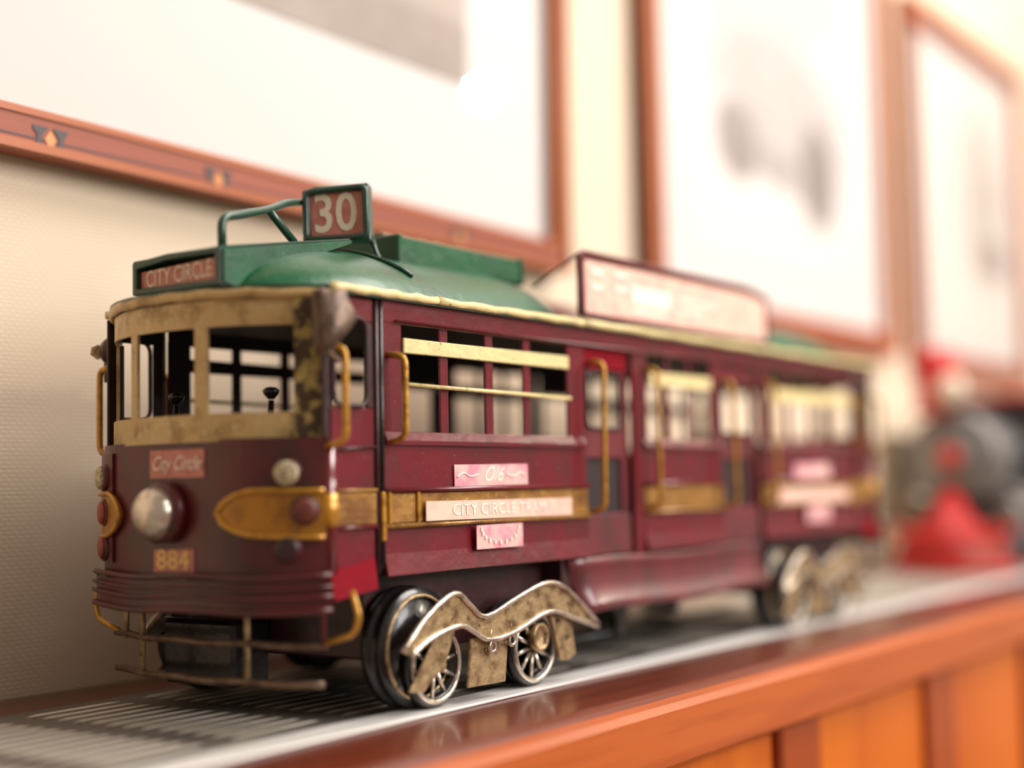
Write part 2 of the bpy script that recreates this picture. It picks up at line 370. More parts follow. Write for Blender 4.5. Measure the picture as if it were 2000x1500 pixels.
def blotmat(name, base, dark, blobs, soft=1.0):
    """flat print: soft-edged patches, blobs = (x, z, rx, rz, rotation, strength)"""
    M = bpy.data.materials.new(name); M.use_nodes = True
    nt = M.node_tree; N = nt.nodes; L = nt.links; b = N['Principled BSDF']; b.inputs['Roughness'].default_value = .7
    tc = N.new('ShaderNodeTexCoord'); acc = None
    nz = N.new('ShaderNodeTexNoise'); nz.inputs['Scale'].default_value = 40; L.new(tc.outputs['Object'], nz.inputs['Vector'])
    for (x, z, rx, rz, rot, st) in blobs:
        mp = N.new('ShaderNodeMapping'); mp.vector_type = 'TEXTURE'
        mp.inputs['Location'].default_value = (x, 0, z); mp.inputs['Rotation'].default_value = (0, rot, 0); mp.inputs['Scale'].default_value = (rx, 10, rz)
        L.new(tc.outputs['Object'], mp.inputs[0])
        ln = N.new('ShaderNodeVectorMath'); ln.operation = 'LENGTH'; L.new(mp.outputs[0], ln.inputs[0])
        q = N.new('ShaderNodeMapRange'); q.interpolation_type = 'SMOOTHSTEP'; q.inputs[1].default_value = 1.25; q.inputs[2].default_value = .7; q.inputs[3].default_value = 0; q.inputs[4].default_value = st
        L.new(ln.outputs['Value'], q.inputs[0])
        if acc is None: acc = q.outputs[0]
        else:
            a = N.new('ShaderNodeMath'); a.operation = 'MAXIMUM'; L.new(acc, a.inputs[0]); L.new(q.outputs[0], a.inputs[1]); acc = a.outputs[0]
    mu = N.new('ShaderNodeMapRange'); mu.inputs[1].default_value = .3; mu.inputs[2].default_value = .7; mu.inputs[3].default_value = .75; mu.inputs[4].default_value = 1.1; L.new(nz.outputs[0], mu.inputs[0])
    a = N.new('ShaderNodeMath'); a.operation = 'MULTIPLY'; L.new(acc, a.inputs[0]); L.new(mu.outputs[0], a.inputs[1])
    x = N.new('ShaderNodeMix'); x.data_type = 'RGBA'; L.new(a.outputs[0], x.inputs[0]); x.inputs[6].default_value = (*base, 1); x.inputs[7].default_value = (*dark, 1)
    L.new(x.outputs[2], b.inputs['Base Color']); return M
def sheet(e, piv, x0, x1, z0, z1, yb, mt):
    o = box('print', x0, x1, yb-.0068, yb-.0062, z0, z1, mt, bev=0); o.parent = e; o.matrix_parent_inverse = piv.inverted(); return o
e1, yf, yb, piv = framed('large wood framed picture with inlaid moulding, nearest one, above the tram', -.24, .411, .291, .80, .9, .0215, .0165)
for i in range(-2, 4):
    motif(e1, piv, -.0555+.1145*i*1.0, .291-.0135, yf)
P1 = blotmat('print_wide', (.50, .42, .37), (.30, .23, .20), [(.25, .41, .12, .03, 0, .6), (.05, .40, .12, .02, 0, .4)])
sheet(e1, piv, -.16, .308, .3935, .72, yb, P1)
e2, yf, yb, piv = framed('wood framed picture of a grey drawing on white, second picture from the left', .584, 1.123, .2665, .74, 0)
P2 = blotmat('print_drawing', (.73, .69, .66), (.22, .17, .165), [(.86, .49, .17, .085, .12, .42), (.86, .60, .20, .06, -.25, .28), (.752, .435, .050, .042, .1, .85), (.945, .430, .050, .062, -.1, .95), (.86, .42, .13, .022, .12, .6)])
sheet(e2, piv, .64, 1.07, .31, .72, yb, P2)
e3, yf, yb, piv = framed('wood framed picture of a faint upright drawing, farthest of the three frames', 1.248, 1.70, .256, .69, 0)
P3 = blotmat('print_upright', (.76, .70, .63), (.32, .235, .20), [(1.53, .49, .10, .13, 0, .42), (1.57, .41, .075, .035, 0, .9), (1.57, .50, .05, .04, 0, .6)])
sheet(e3, piv, 1.31, 1.64, .28, .66, yb, P3)

# ------------------------------------------------------------------ the tram
T = empty('model_tram', (.25, .076, 0), 'handmade tin model tram in maroon, cream and green numbered 30 and 884, on the ledge', 'model tram')
IT = Matrix.Translation(T.location).inverted()
def part(o): o.parent = T; o.matrix_parent_inverse = IT; return o
def sub(o, p): o.parent = p; o.matrix_parent_inverse = Matrix.Identity(4); return o
YN, YF, YC = .005, .147, .076
XC = .2525
def mx(x): return 2*XC-x

def shade_inside(o, s):
    o.data.materials.append(INN)  # inward faces get the near-black tone as painted interior shade
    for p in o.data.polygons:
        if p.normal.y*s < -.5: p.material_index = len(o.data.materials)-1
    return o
def side(near):
    """side wall: y of outer skin, s = outward direction"""
    y = YN if near else YF; s = -1 if near else 1
    def pan(name, x0, x1, z0, z1, mt, th=.0016, out=0., bev=.0004):
        a = y+s*out; b = a-s*th
        return shade_inside(part(box(name, x0, x1, min(a, b), max(a, b), z0, z1, mt, bev=bev)), s)
    bays = [(-.021, .147), (.2075, .306), (.362, .528)]
    for bi, (a, b) in enumerate(bays):
        # lower panel, flaring out at the foot
        pr = [(0, .1185), (.0, .085), (.0008, .070), (.003, .0605), (.0015, .0600), (-.0012, .072), (-.0016, .1185)]
        z_off = 0
        shade_inside(part(prism('side_panel', [(a, y+s*o, z) for o, z in pr], (b-a, 0, 0), MAR)), s)
        # sill
        p = part(prism('window_sill', [(a+.002, y+s*o, z) for o, z in ((.0016, .1185), (.0016, .1205), (0, .1245), (-.002, .1245), (-.002, .1185))], (b-a-.004, 0, 0), MAR))
        # belt
        bl = pan('waist_belt', a, b, .0835, .0970, BELT, .0012, .0012)
        for zz in (.0982, .0822):
            sub(tube('belt_moulding', [(a, y+s*.0016, zz), (b, y+s*.0016, zz)], .0013, BELT if zz < .09 else MAR, None, 6), bl)
        if bi == 0:
            for xx in (-.0185, .0015):
                sub(box('belt_clip', xx-.0009, xx+.0009, min(y+s*.0012, y+s*.0026), max(y+s*.0012, y+s*.0026), .083, .0975, BRS), bl)
        # posts
        hz = .1755
        if bi == 0: ps = [(-.021, -.0065), (.1305, .147)]; inn = [(.022, .0285), (.058, .0645), (.0905, .0970)]
        elif bi == 2: ps = [(.362, .3765), (.5205, .528)]; inn = [(.4085, .415), (.444, .4505), (.4765, .483)]
        else: ps = [(.2075, .2145), (.293, .306)]; inn = [(.2375, .2420), (.265, .2695)]
        for c, d in ps: pan('window_pillar', c, d, .1245, hz, MAR)
        for c, d in inn: pan('window_post', c, d, .1235, hz, MAR, .0014, -.0006)
        # cream rails
        if bi == 0: pan('window_rail', -.0062, .1305, .1603, .1672, CRM, .0014, .0012); part(tube('window_bar', [(-.0040, y+s*.001, .1460), (.1308, y+s*.001, .1447)], .0011, CRM, None, 6, flat=1.2))
        elif bi == 1: pan('window_rail', .2165, .293, .1555, .1635, CRM, .0014, .0012)
        else: pan('window_rail', .3770, .5205, .1520, .1610, CRM, .0014, .0012)
    # header along the whole car
    pan('header_panel', -.0205, .528, .1735, .1845, MAR, .0018, .0004)
    part(tube('header_bead', [(-.012, y+s*.0014, .1745), (.528, y+s*.0014, .1745)], .0007, MAR, None, 6))
    # doors
    for di, (a, b) in enumerate(((.1475, .1965), (.3065, .3615))):
        bm = bmesh.new()
        w0, w1 = a+.0045, b-.0075; z0, z1 = .129, .1605; yy = y-s*.003
        def bb(x0, x1, zz0, zz1): bbox(bm, x0, x1, min(yy, yy-s*.0014), max(yy, yy-s*.0014), zz0, zz1)
        bb(a, w0, .060, .1735); bb(w1, b, .060, .1735); bb(w0, w1, z1, .1735); bb(w0, w1, .1135, z0); bb(w0, w1, .060, .083)
        d = shade_inside(part(fin('door', bm, MARM)), s)
        rim = rounded([(w0+.0005, yy+s*.0006, z0+.0005), (w1-.0005, yy+s*.0006, z0+.0005), (w1-.0005, yy+s*.0006, z1-.0005), (w0+.0005, yy+s*.0006, z1-.0005)], .005, 4, True)
        sub(tube('window_rim', rim, .0009, MARD, None, 6, True), d)
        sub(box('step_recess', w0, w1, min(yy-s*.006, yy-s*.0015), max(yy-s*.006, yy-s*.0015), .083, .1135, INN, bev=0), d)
        sub(box('door_lintel', a+.0005, b-.003, min(y-s*.001, y-s*.003), max(y-s*.001, y-s*.003), .1622, .1733, CRIM if di == 0 else MAR), d)
        sub(box('kick_plate', a, b-.003, min(y-s*.0002, y-s*.003), max(y-s*.0002, y-s*.003), .0600, .0822, MARM), d)
    pan('door_post', .1968, .2073, .0595, .1735, MAR, .002, .0006)
    # cab ends (both ends of the car)
    for m_ in (0, 1):
        X = (lambda x: x) if not m_ else mx
        def bx2(nm, x0, x1, z0, z1, mt, o0=0., o1=-.0015, bev=.0004):
            xa, xb = sorted((X(x0), X(x1))); ya, yb_ = sorted((y+s*o0, y+s*o1))
            return shade_inside(part(box(nm, xa, xb, ya, yb_, z0, z1, mt, bev=bev)), s)
        bx2('cab_side_panel', -.0555, -.0262, .0645, .1345, MAR)
        bx2('cab_header', -.0555, -.0262, .1725, .1830, MAR)
        bx2('cab_door_stile', -.0305, -.0262, .1345, .1725, MARD)
        bx2('cab_corner_post', -.0585, -.0535, .1200, .1830, MARD)
        rim = rounded([(X(-.0530), y+s*.0006, .1352), (X(-.0312), y+s*.0006, .1352), (X(-.0312), y+s*.0006, .1738), (X(-.0530), y+s*.0006, .1738)], .006, 5, True)
        part(tube('cab_window_rim', rim, .0011, MARD, None, 6, True))
        bx2('cab_belt', -.0555, -.0262, .0835, .0975, BELT, .0012, 0)
        part(tube('cab_moulding', [(X(-.0555), y+s*.001, .0985), (X(-.0262), y+s*.001, .0985)], .0008, BELT, None, 6))
        part(tube('cab_moulding', [(X(-.0555), y+s*.001, .0825), (X(-.0262), y+s*.001, .0825)], .0008, MAR, None, 6))
        part(tube('cab_moulding', [(X(-.0540), y+s*.0008, .1160), (X(-.0262), y+s*.0008, .1175)], .0007, MARD, None, 6))
        # seam rods between cab and saloon
        part(tube('seam_rod', [(X(-.0248), y+s*.0002, .062), (X(-.0246), y+s*.0002, .1835)], .0013, MARD, None, 8))
        part(tube('seam_rod', [(X(-.0222), y+s*.0010, .066), (X(-.0222), y+s*.0010, .1835)], .0011, BLK, None, 8))
        bx2('seam_clip', -.0238, -.0212, .0760, .0975, BRS, .0024, .0004)
        # crimson skirt below the cab
        q = [(X(-.0560), y+s*.0008, .0642), (X(-.0272), y+s*.0004, .0690), (X(-.0282), y+s*.0030, .0555), (X(-.0565), y+s*.0034, .0522)]
        part(prism('cab_skirt', q, (0, -s*.0012, 0), CRIM))
    # centre skirt (concave apron between the bogies)
    prof = [(.0004, .0590), (-.0012, .0540), (-.0018, .0480), (-.0004, .0410), (.0030, .0345), (.0050, .0305)]
    bm = bmesh.new(); rings = []
    for xt, side_ in ((0, 0), (1, 1)):
        pass
    cols = 12
    vo = []
    for i in range(cols+1):
        t = i/cols; row = []
        for k_, (o, z) in enumerate(prof):
            q = k_/(len(prof)-1); x = (.1255+.013*q)*(1-t)+(.3600+.0*q)*t
            row.append(bm.verts.new((x, y+s*o, z+.0008*math.sin(t*9))))
        vo.append(row)
    for i in range(cols):
        for k_ in range(len(prof)-1): bm.faces.new((vo[i][k_], vo[i+1][k_], vo[i+1][k_+1], vo[i][k_+1]))
    o = fin('centre_skirt', bm, MARM, smooth=True); sm = o.modifiers.new('t', 'SOLIDIFY'); sm.thickness = .0012
    part(o)
side(True); side(False)

# interior shell
part(box('floor_pan', -.055, mx(-.055), .0075, .1445, .0600, .0630, INN, bev=0))
part(box('ceiling_pan', -.055, mx(-.055), .0075, .1445, .1800, .1820, INN, bev=0))
# saloon seats / dash plates inside, dark
for xx in (.30, .33):
    part(box('bulkhead', xx, xx+.0015, .060, .092, .063, .115, INN, bev=0))

# ---- curved ends
def plan(t, lower, off=0.):
    if lower: X = -.0575-.0245*(1-abs(t)**3.0); hy = .0725
    else: X = -.0500-.0330*(1-abs(t)**2.5); hy = .0710
    return X-off*(1-.35*abs(t)**4), YC-t*(hy+off*abs(t)**2)
def bow(bm, lower, t0, t1, z0, z1, off=0., th=.0016, n=24, flip=False, zlean=0.):
    """curved strip; t=+1 is the near (camera) side"""
    R = []
    for i in range(n+1):
        t = t0+(t1-t0)*i/n; x, y = plan(t, lower, off); xi, yi = plan(t, lower, off-th)
        if flip: x, xi = mx(x), mx(xi)
        R.append([bm.verts.new((x, y, z0)), bm.verts.new((x+(-zlean if not flip else zlean), y, z1)), bm.verts.new((xi, yi, z1)), bm.verts.new((xi, yi, z0))])
    for A, B in zip(R, R[1:]):
        for j in range(4): bm.faces.new((A[j], A[(j+1) % 4], B[(j+1) % 4], B[j]))
    bm.faces.new(R[0]); bm.faces.new(R[-1][::-1])
def bowo(name, lower, t0, t1, z0, z1, mt, off=0., th=.0016, n=24, flip=False, smooth=False, zlean=0.):
    bm = bmesh.new(); bow(bm, lower, t0, t1, z0, z1, off, th, n, flip, zlean)
    return part(fin(name, bm, mt))
def bowtube(name, lower, t0, t1, z, rad, mt, off=0., n=26, flip=False, seg=8, flat=1., dz=None, par=None):
    pts = []
    for i in range(n+1):
        t = t0+(t1-t0)*i/n; x, y = plan(t, lower, off)
        pts.append((mx(x) if flip else x, y, z+(dz(t) if dz else 0)))
    o = tube(name, pts, rad, mt, None, seg, flat=flat)
    return part(o) if par is None else sub(o, par)
MARF = mat('shaded_front_maroon', (.105, .012, .014), .36, 0, (.055, .016, .012), 40, .42, .66, .35, 120, .1, c3=(.16, .10, .08), s3=700, lo3=.7, hi3=.77)  # darker copy of the maroon, shade on the front put into the colour
for fl in (False, True):
    bowo('front_panel', True, -1, 1, .0630, .1215, MARF, flip=fl, n=32)
    bowo('windscreen_sill', False, -1, .93, .1205, .1325, ANT, off=.0012, flip=fl)
    bowo('windscreen_header', False, -1, .97, .1700, .1815, ANT, off=.0008, flip=fl)
    for ta, tb, mt in ((.255, .345, ANT), (-.35, -.275, ANT), (-1.0, -.93, ANT)):
        bowo('windscreen_post', False, ta, tb, .1325, .1700, mt, off=.0008, n=3, flip=fl)
    bowo('windscreen_corner_post', False, .825, .935, .1175, .1812, ANTD, off=.0022, n=5, flip=fl)
    # dark inner edge of posts
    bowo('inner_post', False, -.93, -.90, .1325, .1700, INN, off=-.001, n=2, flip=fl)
    # bumper: stacked strips
    bowo('bumper', True, -.95, 1.0, .0475, .0615, MARF, off=.0035, th=.003, n=32, flip=fl)
    for z, rd, of in ((.0630, .0013, .0038), (.0585, .0008, .0046), (.0545, .0010, .0048), (.0486, .0013, .0044)):
        bowtube('bumper_bead', True, -.97, 1.0, z, rd, MARF if z != .0488 else MAR, of, flip=fl, dz=lambda t: .0006*math.sin(t*7))
    # front eave of the roof, worn gold
    bowtube('front_eave', False, -1.01, 1.0, .1832, .0024, ANT, .0020, flip=fl, flat=.7, dz=lambda t: .0004*math.sin(t*23)+.0010*(1-t*t))
    # fender bars
    def fpl(t): x = -.0535-.012*(1-t*t); return (mx(x) if fl else x), YC-.0695*t
    for t0, t1, z in ((-1.0, .97, .0330), (-.99, .95, .0165)):
        part(tube('fender_bar', [(*fpl(t0+(t1-t0)*k/20), z+.0004*math.sin(k)) for k in range(21)], .0017, BRN, None, 8))
    for t, z0, z1, mt in ((-.84, .031, .058, SIL), (-.60, .0160, .058, SIL), (.42, .0155, .058, SIL), (.95, .032, .0635, MARF)):
        x, y = fpl(t)
        part(tube('fender_strut', [(x, y, z0), (x, y, (z0+z1)/2), (x, y, z1)], .0014, mt, None, 8))
    for s in (1, -1):
        x, y = fpl(.95*s)
        pts = rounded([(x, y, .0340), (x+.001, y-s*.0165, .0385), (x+.001, y-s*.0195, .046), (x+.001, y-s*.0155, .0565)], .005)
        part(tube('step_handle', pts, .0013, BRS, None, 8))

def fpt(t, z, off=0., lower=True):
    x, y = plan(t, lower, off); return Vector((x, y, z))
def fnorm(t, lower=True):
    a = Vector((*plan(t-.02, lower), 0)); b = Vector((*plan(t+.02, lower), 0)); d = (b-a).normalized()
    n = Vector((d.y, -d.x, 0))
    return n if n.x < 0 else -n
# headlight
hp = fpt(0, .0905)
hl = part(lathe('headlight', [(-.001, .0128), (.003, .0136), (.0055, .0134), (.0065, .0118)], hp, (-1, 0, 0), MARF, None, 28))
sub(lathe('lamp_lens', [(.0055, .0112), (.0090, .0112), (.0115, .0100), (.0135, .0078), (.0150, .0045), (.0155, 0)], hp, (-1, 0, 0), SILB, None, 28), hl)
# corner lamps: plate, cream lamp, red lamps with gold wing
for s in (1, -1):
    tt = .82 if s > 0 else -.71; n = fnorm(tt)
    bp = fpt(tt, .1065); hou = part(lathe('corner_lamp', [(-.001, .0062), (.0025, .0062), (.003, .0055)], bp, n, MARF, None, 20))
    sub(lathe('lamp_lens', [(.0025, .0053), (.0042, .0053), (.0052, .0038), (.0055, 0)], bp, n, LAMP, None, 20), hou)
    for z, rr in ((.0905, .0058), (.0745, .0056)):
        if s > 0 and z > .08: continue
        bp = fpt(tt, z); hou = part(lathe('tail_lamp', [(-.001, rr+.0005), (.0020, rr+.0005), (.0024, rr)], bp, n, MARF, None, 20))
        sub(lathe('lamp_lens', [(.002, rr-.0004), (.0034, rr-.0004), (.0042, rr-.002), (.0043, 0)], bp, n, RED if s < 0 else MARD, None, 20), hou)
# housing plates behind far corner lamps
bowo('lamp_plate', True, -.86, -.57, .0680, .1175, MARF, off=.0013, n=5)
# gold wings
WING = mat('orange_gold_paint', (.46, .20, .012), .34, .2, (.26, .10, .01), 90, .45, .66, .4, 240, .2)
def wing(s, t_in, t_out, z_mid=.0895, hh=.0098):
    bm = bmesh.new(); nseg = 14; top = []; bot = []
    for i in range(nseg+1):
        q = i/nseg; t = s*(t_in+(t_out-t_in)*q)
        h = hh*min(1, math.sin(min(q*3.2, PI/2))**.6) if q > 0 else 0.0006
        zc = z_mid+.0004*math.sin(q*5)
        p = fpt(t, 0, .0016)
        top.append(Vector((p.x, p.y, zc+h))); bot.append(Vector((p.x, p.y, zc-h)))
    tv = [bm.verts.new(v) for v in top]; bv = [bm.verts.new(v) for v in bot]
    for i in range(nseg): bm.faces.new((tv[i], tv[i+1], bv[i+1], bv[i]))
    o = fin('gold_wing', bm, WING); sm = o.modifiers.new('t', 'SOLIDIFY'); sm.thickness = .0012; part(o)
    path = [v+Vector((-.0008, 0, 0)) for v in top[::-1]]+[v+Vector((-.0008, 0, 0)) for v in bot[1:]]
    sub(tube('wing_rim', path, .0011, BRS, None, 6), o)
    return o
wing(1, .42, .985); wing(-1, .44, .86)
# red lamp standing out on the near corner, rounded corner columns
n = fnorm(.90); bp = fpt(.90, .0905, .001); hou = part(lathe('tail_lamp', [(-.001, .0062), (.0030, .0062), (.0034, .0055)], bp, n, MARD, None, 20))
sub(lathe('lamp_lens', [(.003, .0052), (.0044, .0052), (.0052, .0036), (.0053, 0)], bp, n, REDB, None, 20), hou)
GLO = mat('glossy_maroon', (.16, .008, .018), .18, 0, (.09, .012, .016), 50, .42, .7, .3, 120, .8)
for fl in (False, True):
    for s in (1, -1):
        cx_, cy_ = (-.0550 if not fl else mx(-.0550)), YC-s*.0695
        c_ = part(tube('corner_column', [(cx_, cy_, .0640), (cx_, cy_, .0900), (cx_, cy_, .1185)], .0040, GLO, None, 14))
        sub(tube('belt_band', [(cx_, cy_, .0835), (cx_, cy_, .0975)], .0046, BRS, None, 14), c_)
# stickers on the front
def sticker_front(tc, hw, z0, z1, mt, skew=0.):
    bm = bmesh.new(); n = 6; A = []; B = []
    for i in range(n+1):
        t = tc+hw*(1-2*i/n); x, y = plan(t, True, .0004); sk = skew*(i/n-.5)
        A.append(bm.verts.new((x, y, z0+sk))); B.append(bm.verts.new((x, y, z1+sk)))
    for i in range(n): bm.faces.new((A[i], A[i+1], B[i+1], B[i]))
    o = fin('sticker', bm, mt); m_ = o.modifiers.new('t', 'SOLIDIFY'); m_.thickness = .0003; m_.offset = 0
    return part(o)
st = sticker_front(.080, .235, .1055, .1178, PINK, .0)
c = fpt(.080, .1117, .0009); sub(text('lettering', 'City Circle', .0088, c, (-.0, -1, 0), (0, 0, 1), INKW, None, .45, .80), st)
st['label'] = 'pink sticker reading City Circle'
st = sticker_front(.055, .175, .0648, .0745, PINK, -.0004)
c = fpt(.055, .0697, .0008); sub(text('lettering', '884', .0118, c, (-.0, -1, 0), (0, 0, 1), INKY, None, 0, 1.22, .0002), st)
st['label'] = 'small sticker reading 884'

# side stickers
def sside(x0, x1, z0, z1, mt, out, rot=0.):
    y = YN-out; c = ((x0+x1)/2, (z0+z1)/2)
    pts = []
    for x, z in ((x0, z0), (x1, z0), (x1, z1), (x0, z1)):
        dx, dz = x-c[0], z-c[1]; pts.append((c[0]+dx*math.cos(rot)-dz*math.sin(rot), y, c[1]+dx*math.sin(rot)+dz*math.cos(rot)))
    return part(prism('sticker', pts, (0, .0004, 0), mt))
def scroll(st, x0, x1, zc, y, h):
    for k in range(2):
        sgn = 1 if k == 0 else -1
        xa, xb = (x0+.002, x0+.019) if k == 0 else (x1-.002, x1-.019)
        pts = smooth_path([(xa, y, zc-.001), (xa+(xb-xa)*.3, y, zc+h*.3), (xa+(xb-xa)*.6, y, zc-h*.25), (xb, y, zc+h*.1)], 5)
        sub(tube('scroll', pts, .00035, INKW, None, 5), st)
for (dx) in (0., .3845):
    s1 = sside(.0300+dx, .0905+dx, .0995, .1098, PINKM, .0008, .006)
    yy = YN-.0009
    sub(text('lettering', 'O/6', .0105, (.0605+dx, yy, .1047), (1, 0, 0), (0, 0, 1), INKW, None, .5, .95), s1); scroll(s1, .030+dx, .0905+dx, .1047, yy, .003)
    s2 = sside(.0058+dx*.975, .1275+dx*.975, .0835, .0925, PINKL, .0030, -.006)
    sub(text('lettering', 'CITY CIRCLE TRAM', .0074, (.064+dx*.975, YN-.0032, .0880), (1, 0, -.006), (0, 0, 1), INKW, None, 0, 1.22), s2)
    s3 = sside(.0432+dx, .0815+dx, .0690, .0805, PINKM, .0034, 0)
    bm = bmesh.new()
    for i in range(11):
        a = PI*1.02+PI*.96*i/10; px, pz = .0622+dx+.0155*math.cos(a), .0790+.0072*math.sin(a)
        bbox(bm, px-.0006, px+.0006, YN-.0040, YN-.0030, pz-.0009, pz+.0009)
    sub(fin('lettering', bm, INKW), s3)

# brass grab handles
def grab(x, z0, z1, near=True, y=None, out=.0085, rad=.0016, dx=.0):
    y = y if y is not None else (YN if near else YF); s = -1 if near else 1
    pts = rounded([(x-.002, y, z1), (x, y+s*out, z1-.001), (x+dx, y+s*out, z0+.002), (x+dx-.002, y, z0)], .005, 4)
    h = part(tube('grab_handle', pts, rad, BRS, None, 8)); return h
for s in (True, False):
    grab(-.0145, .1195, .1590, s); grab(.1535, .0835, .1655, s, dx=-.002); grab(.2130, .0845, .1650, s, out=.008); grab(.3065, .0825, .1620, s, dx=.004)
    grab(.3690, .0835, .1640, s); grab(-.0550, .1175, .1600, s, out=.0095)
    for x in (-.0145, ): grab(mx(x), .1195, .1590, s)
    grab(mx(-.0550), .1175, .1600, s)

# ---- mirrors
bm = bmesh.new()
pts = [(-.0705, -.002, .1825), (-.0560, -.006, .1835), (-.0520, -.009, .1715), (-.0640, -.007, .1580), (-.0690, -.003, .1550), (-.0700, -.002, .1700)]
bprism(bm, pts, (.004, .006, 0))
bmesh.ops.subdivide_edges(bm, edges=bm.edges, cuts=2, use_grid_fill=True)
for v in bm.verts: v.co += Vector((random.uniform(-1, 1), random.uniform(-1, 1), random.uniform(-1, 1)))*.0006
o = part(fin('mirror', bm, BRN, smooth=True)); o['label'] = 'brown worn metal side mirror'
sub(tube('mirror_bracket', [(-.060, .004, .184), (-.062, -.002, .180), (-.061, -.004, .171)], .0014, BRN, None, 6), o)
sub(tube('mirror_bracket', smooth_path([(-.0655, -.004, .157), (-.060, -.004, .1535), (-.0555, .001, .157)]), .0013, BRN, None, 6), o)
bm = bmesh.new()
blathe(bm, [(-.004, .004), (-.002, .0058), (.002, .0060), (.004, .004)], (-.051, .154, .1690), (-.6, .8, .1), 12)
o = part(fin('mirror', bm, BRN, smooth=False)); o['label'] = 'brown mirror with a bolt head'
sub(lathe('bolt', [(0, .0036), (.003, .0036), (.0031, .0018), (.0022, .0016), (.0022, 0)], (-.0545, .1580, .1683), (-.7, -.6, 0), SIL, None, 6, False), o)
sub(tube('mirror_bracket', smooth_path([(-.051, .155, .165), (-.050, .1545, .155), (-.0485, .151, .146), (-.050, .148, .138)]), .0016, BRN, None, 6), o)
part(box('mirror_plate', -.0525, -.048, .149, .157, .1535, .1700, BRN))

# ---- brake levers in the cab
for x, y, z in ((-.042, .0535, .1440), (-.040, .1195, .1450), (-.030, .030, .1420)):
    l = part(tube('brake_lever', [(x, y, .100), (x, y, .125), (x+.001, y, z-.004)], [.0022, .0018, .0012], BLK, None, 8))
    sub(lathe('lever_knob', [(-.0035, .0014), (-.001, .0036), (.0005, .0040), (.0018, .0024), (.0022, 0)], (x+.001, y, z), (0, 0, 1), BLK, None, 14), l)
part(box('control_stand', -.050, -.034, .045, .125, .063, .101, INN))

# ---- roof
def roof_end(flip):
    """domed roof block from the bowed end back to x=.145"""
    bm = bmesh.new(); nx, ny = 36, 28; X0, X1 = -.074, .145; G = []
    for i in range(nx+1):
        q = i/nx; x = X0+(X1-X0)*(q**1.3)
        # nose swell
        d = (x-X0)/.085; nose = math.sqrt(max(0, 1-(1-min(d, 1))**2.2))
        e = (X1-x)/.022; tail = math.sqrt(max(0, 1-(1-min(e, 1))**2.2))
        hw = .064*(.30+.70*nose)
        # follow the plan of the nose
        hh = .0300*nose*(.18+.82*tail)
        row = []
        for j in range(ny+1):
            t = -1+2*j/ny
            a = abs(t); z = hh*(max(0, 1-a**2.1))**.72
            row.append(bm.verts.new((mx(x) if flip else x, YC-t*hw, .1868+z)))
        G.append(row)
    for i in range(nx):
        for j in range(ny): bm.faces.new((G[i][j], G[i+1][j], G[i+1][j+1], G[i][j+1]))
    o = part(fin('roof_dome', bm, GRN, smooth=True)); return o
roof_end(False); roof_end(True)
# low centre roof
bm = bmesh.new(); G = []
for i in range(2):
    x = (.140, mx(.140))[i]; row = []
    for j in range(17):
        t = -1+2*j/16; row.append(bm.verts.new((x, YC-t*.064, .1868+.012*(max(0, 1-abs(t)**3)))))
    G.append(row)
for j in range(16): bm.faces.new((G[0][j], G[1][j], G[1][j+1], G[0][j+1]))
part(fin('centre_roof', bm, GRN, smooth=True))
# roof deck following the plan outline with the cream eave
deck = []
for i in range(25): t = 1-2*i/24; deck.append(plan(t, False, .003))
deck2 = [(mx(x), y) for x, y in deck[::-1]]
part(prism('roof_deck', [(x, y, .1835) for x, y in deck+deck2], (0, 0, .0035), GRND))
for s in (1, -1):
    y = YC-s*.0735
    for a, b in ((-.056, .0165), (.0170, .142), (.1425, .362), (.3625, mx(-.056))):
        n = 14; pts = [(a+(b-a)*k/n, y-s*.0008, .1860+.0003*math.sin(k*2.1+a*50)) for k in range(n+1)]
        part(tube('side_eave', pts, [.0019+.0002*math.sin(k*1.7+a*90) for k in range(n+1)], CRM, None, 8, flat=.6))
# seam ridge across the dome
pts = []
for k in range(25):
    t = -1+2*k/24; a = abs(t)
    pts.append((.012+.016*a**2, YC-t*.0645, .1875+.0300*(max(0, 1-a**2.1))**.72))
part(tube('roof_seam', pts[2:-2], .0011, GRND, None, 6))
# destination box
YD0, YD1 = .0445, .1015
bm = bmesh.new(); zb, zt = .1885, .2048
fr = [(YD0, zb-.0005), (YD1, zb), (YD1, zt-.0015), (.078, zt+.0004), (YD0, zt)]
xf, xr = -.0805, -.066
def bframe(x0, x1, q, inner, mtname=None):
    A = [bm.verts.new((x0, y, z)) for y, z in q]; B = [bm.verts.new((x1, y, z)) for y, z in q]
    C_ = [bm.verts.new((x0, y, z)) for y, z in inner]; D = [bm.verts.new((x1, y, z)) for y, z in inner]
    n = len(q)
    for i in range(n):
        j = (i+1) % n
        bm.faces.new((A[i], A[j], B[j], B[i])); bm.faces.new((A[i], A[j], C_[j], C_[i])); bm.faces.new((C_[i], C_[j], D[j], D[i])); bm.faces.new((B[i], B[j], D[j], D[i]))
inner = [(YD0+.0030, zb+.0022), (YD1-.0030, zb+.0026), (YD1-.0030, zt-.0045), (.078, zt-.0024), (YD0+.0030, zt-.0026)]
bframe(xf, xr, fr, inner)
db = part(fin('destination_box', bm, GRND, bev=.0004))
sub(box('back_plate', xr-.0015, xr, YD0+.001, YD1-.001, zb+.001, zt-.001, MARD, bev=0), db)
dy0, dy1 = YD0+.0034, YD1-.0034
g = sub(prism('sign_card', [(xr-.0120, dy0, zb+.0024), (xr-.0120, dy1, zb+.0026), (xr-.0120, dy1, zb+.0105), (xr-.0120, dy0, zb+.0122)], (.0005, 0, 0), PINK), db)
g['label'] = 'pink card reading CITY CIRCLE'
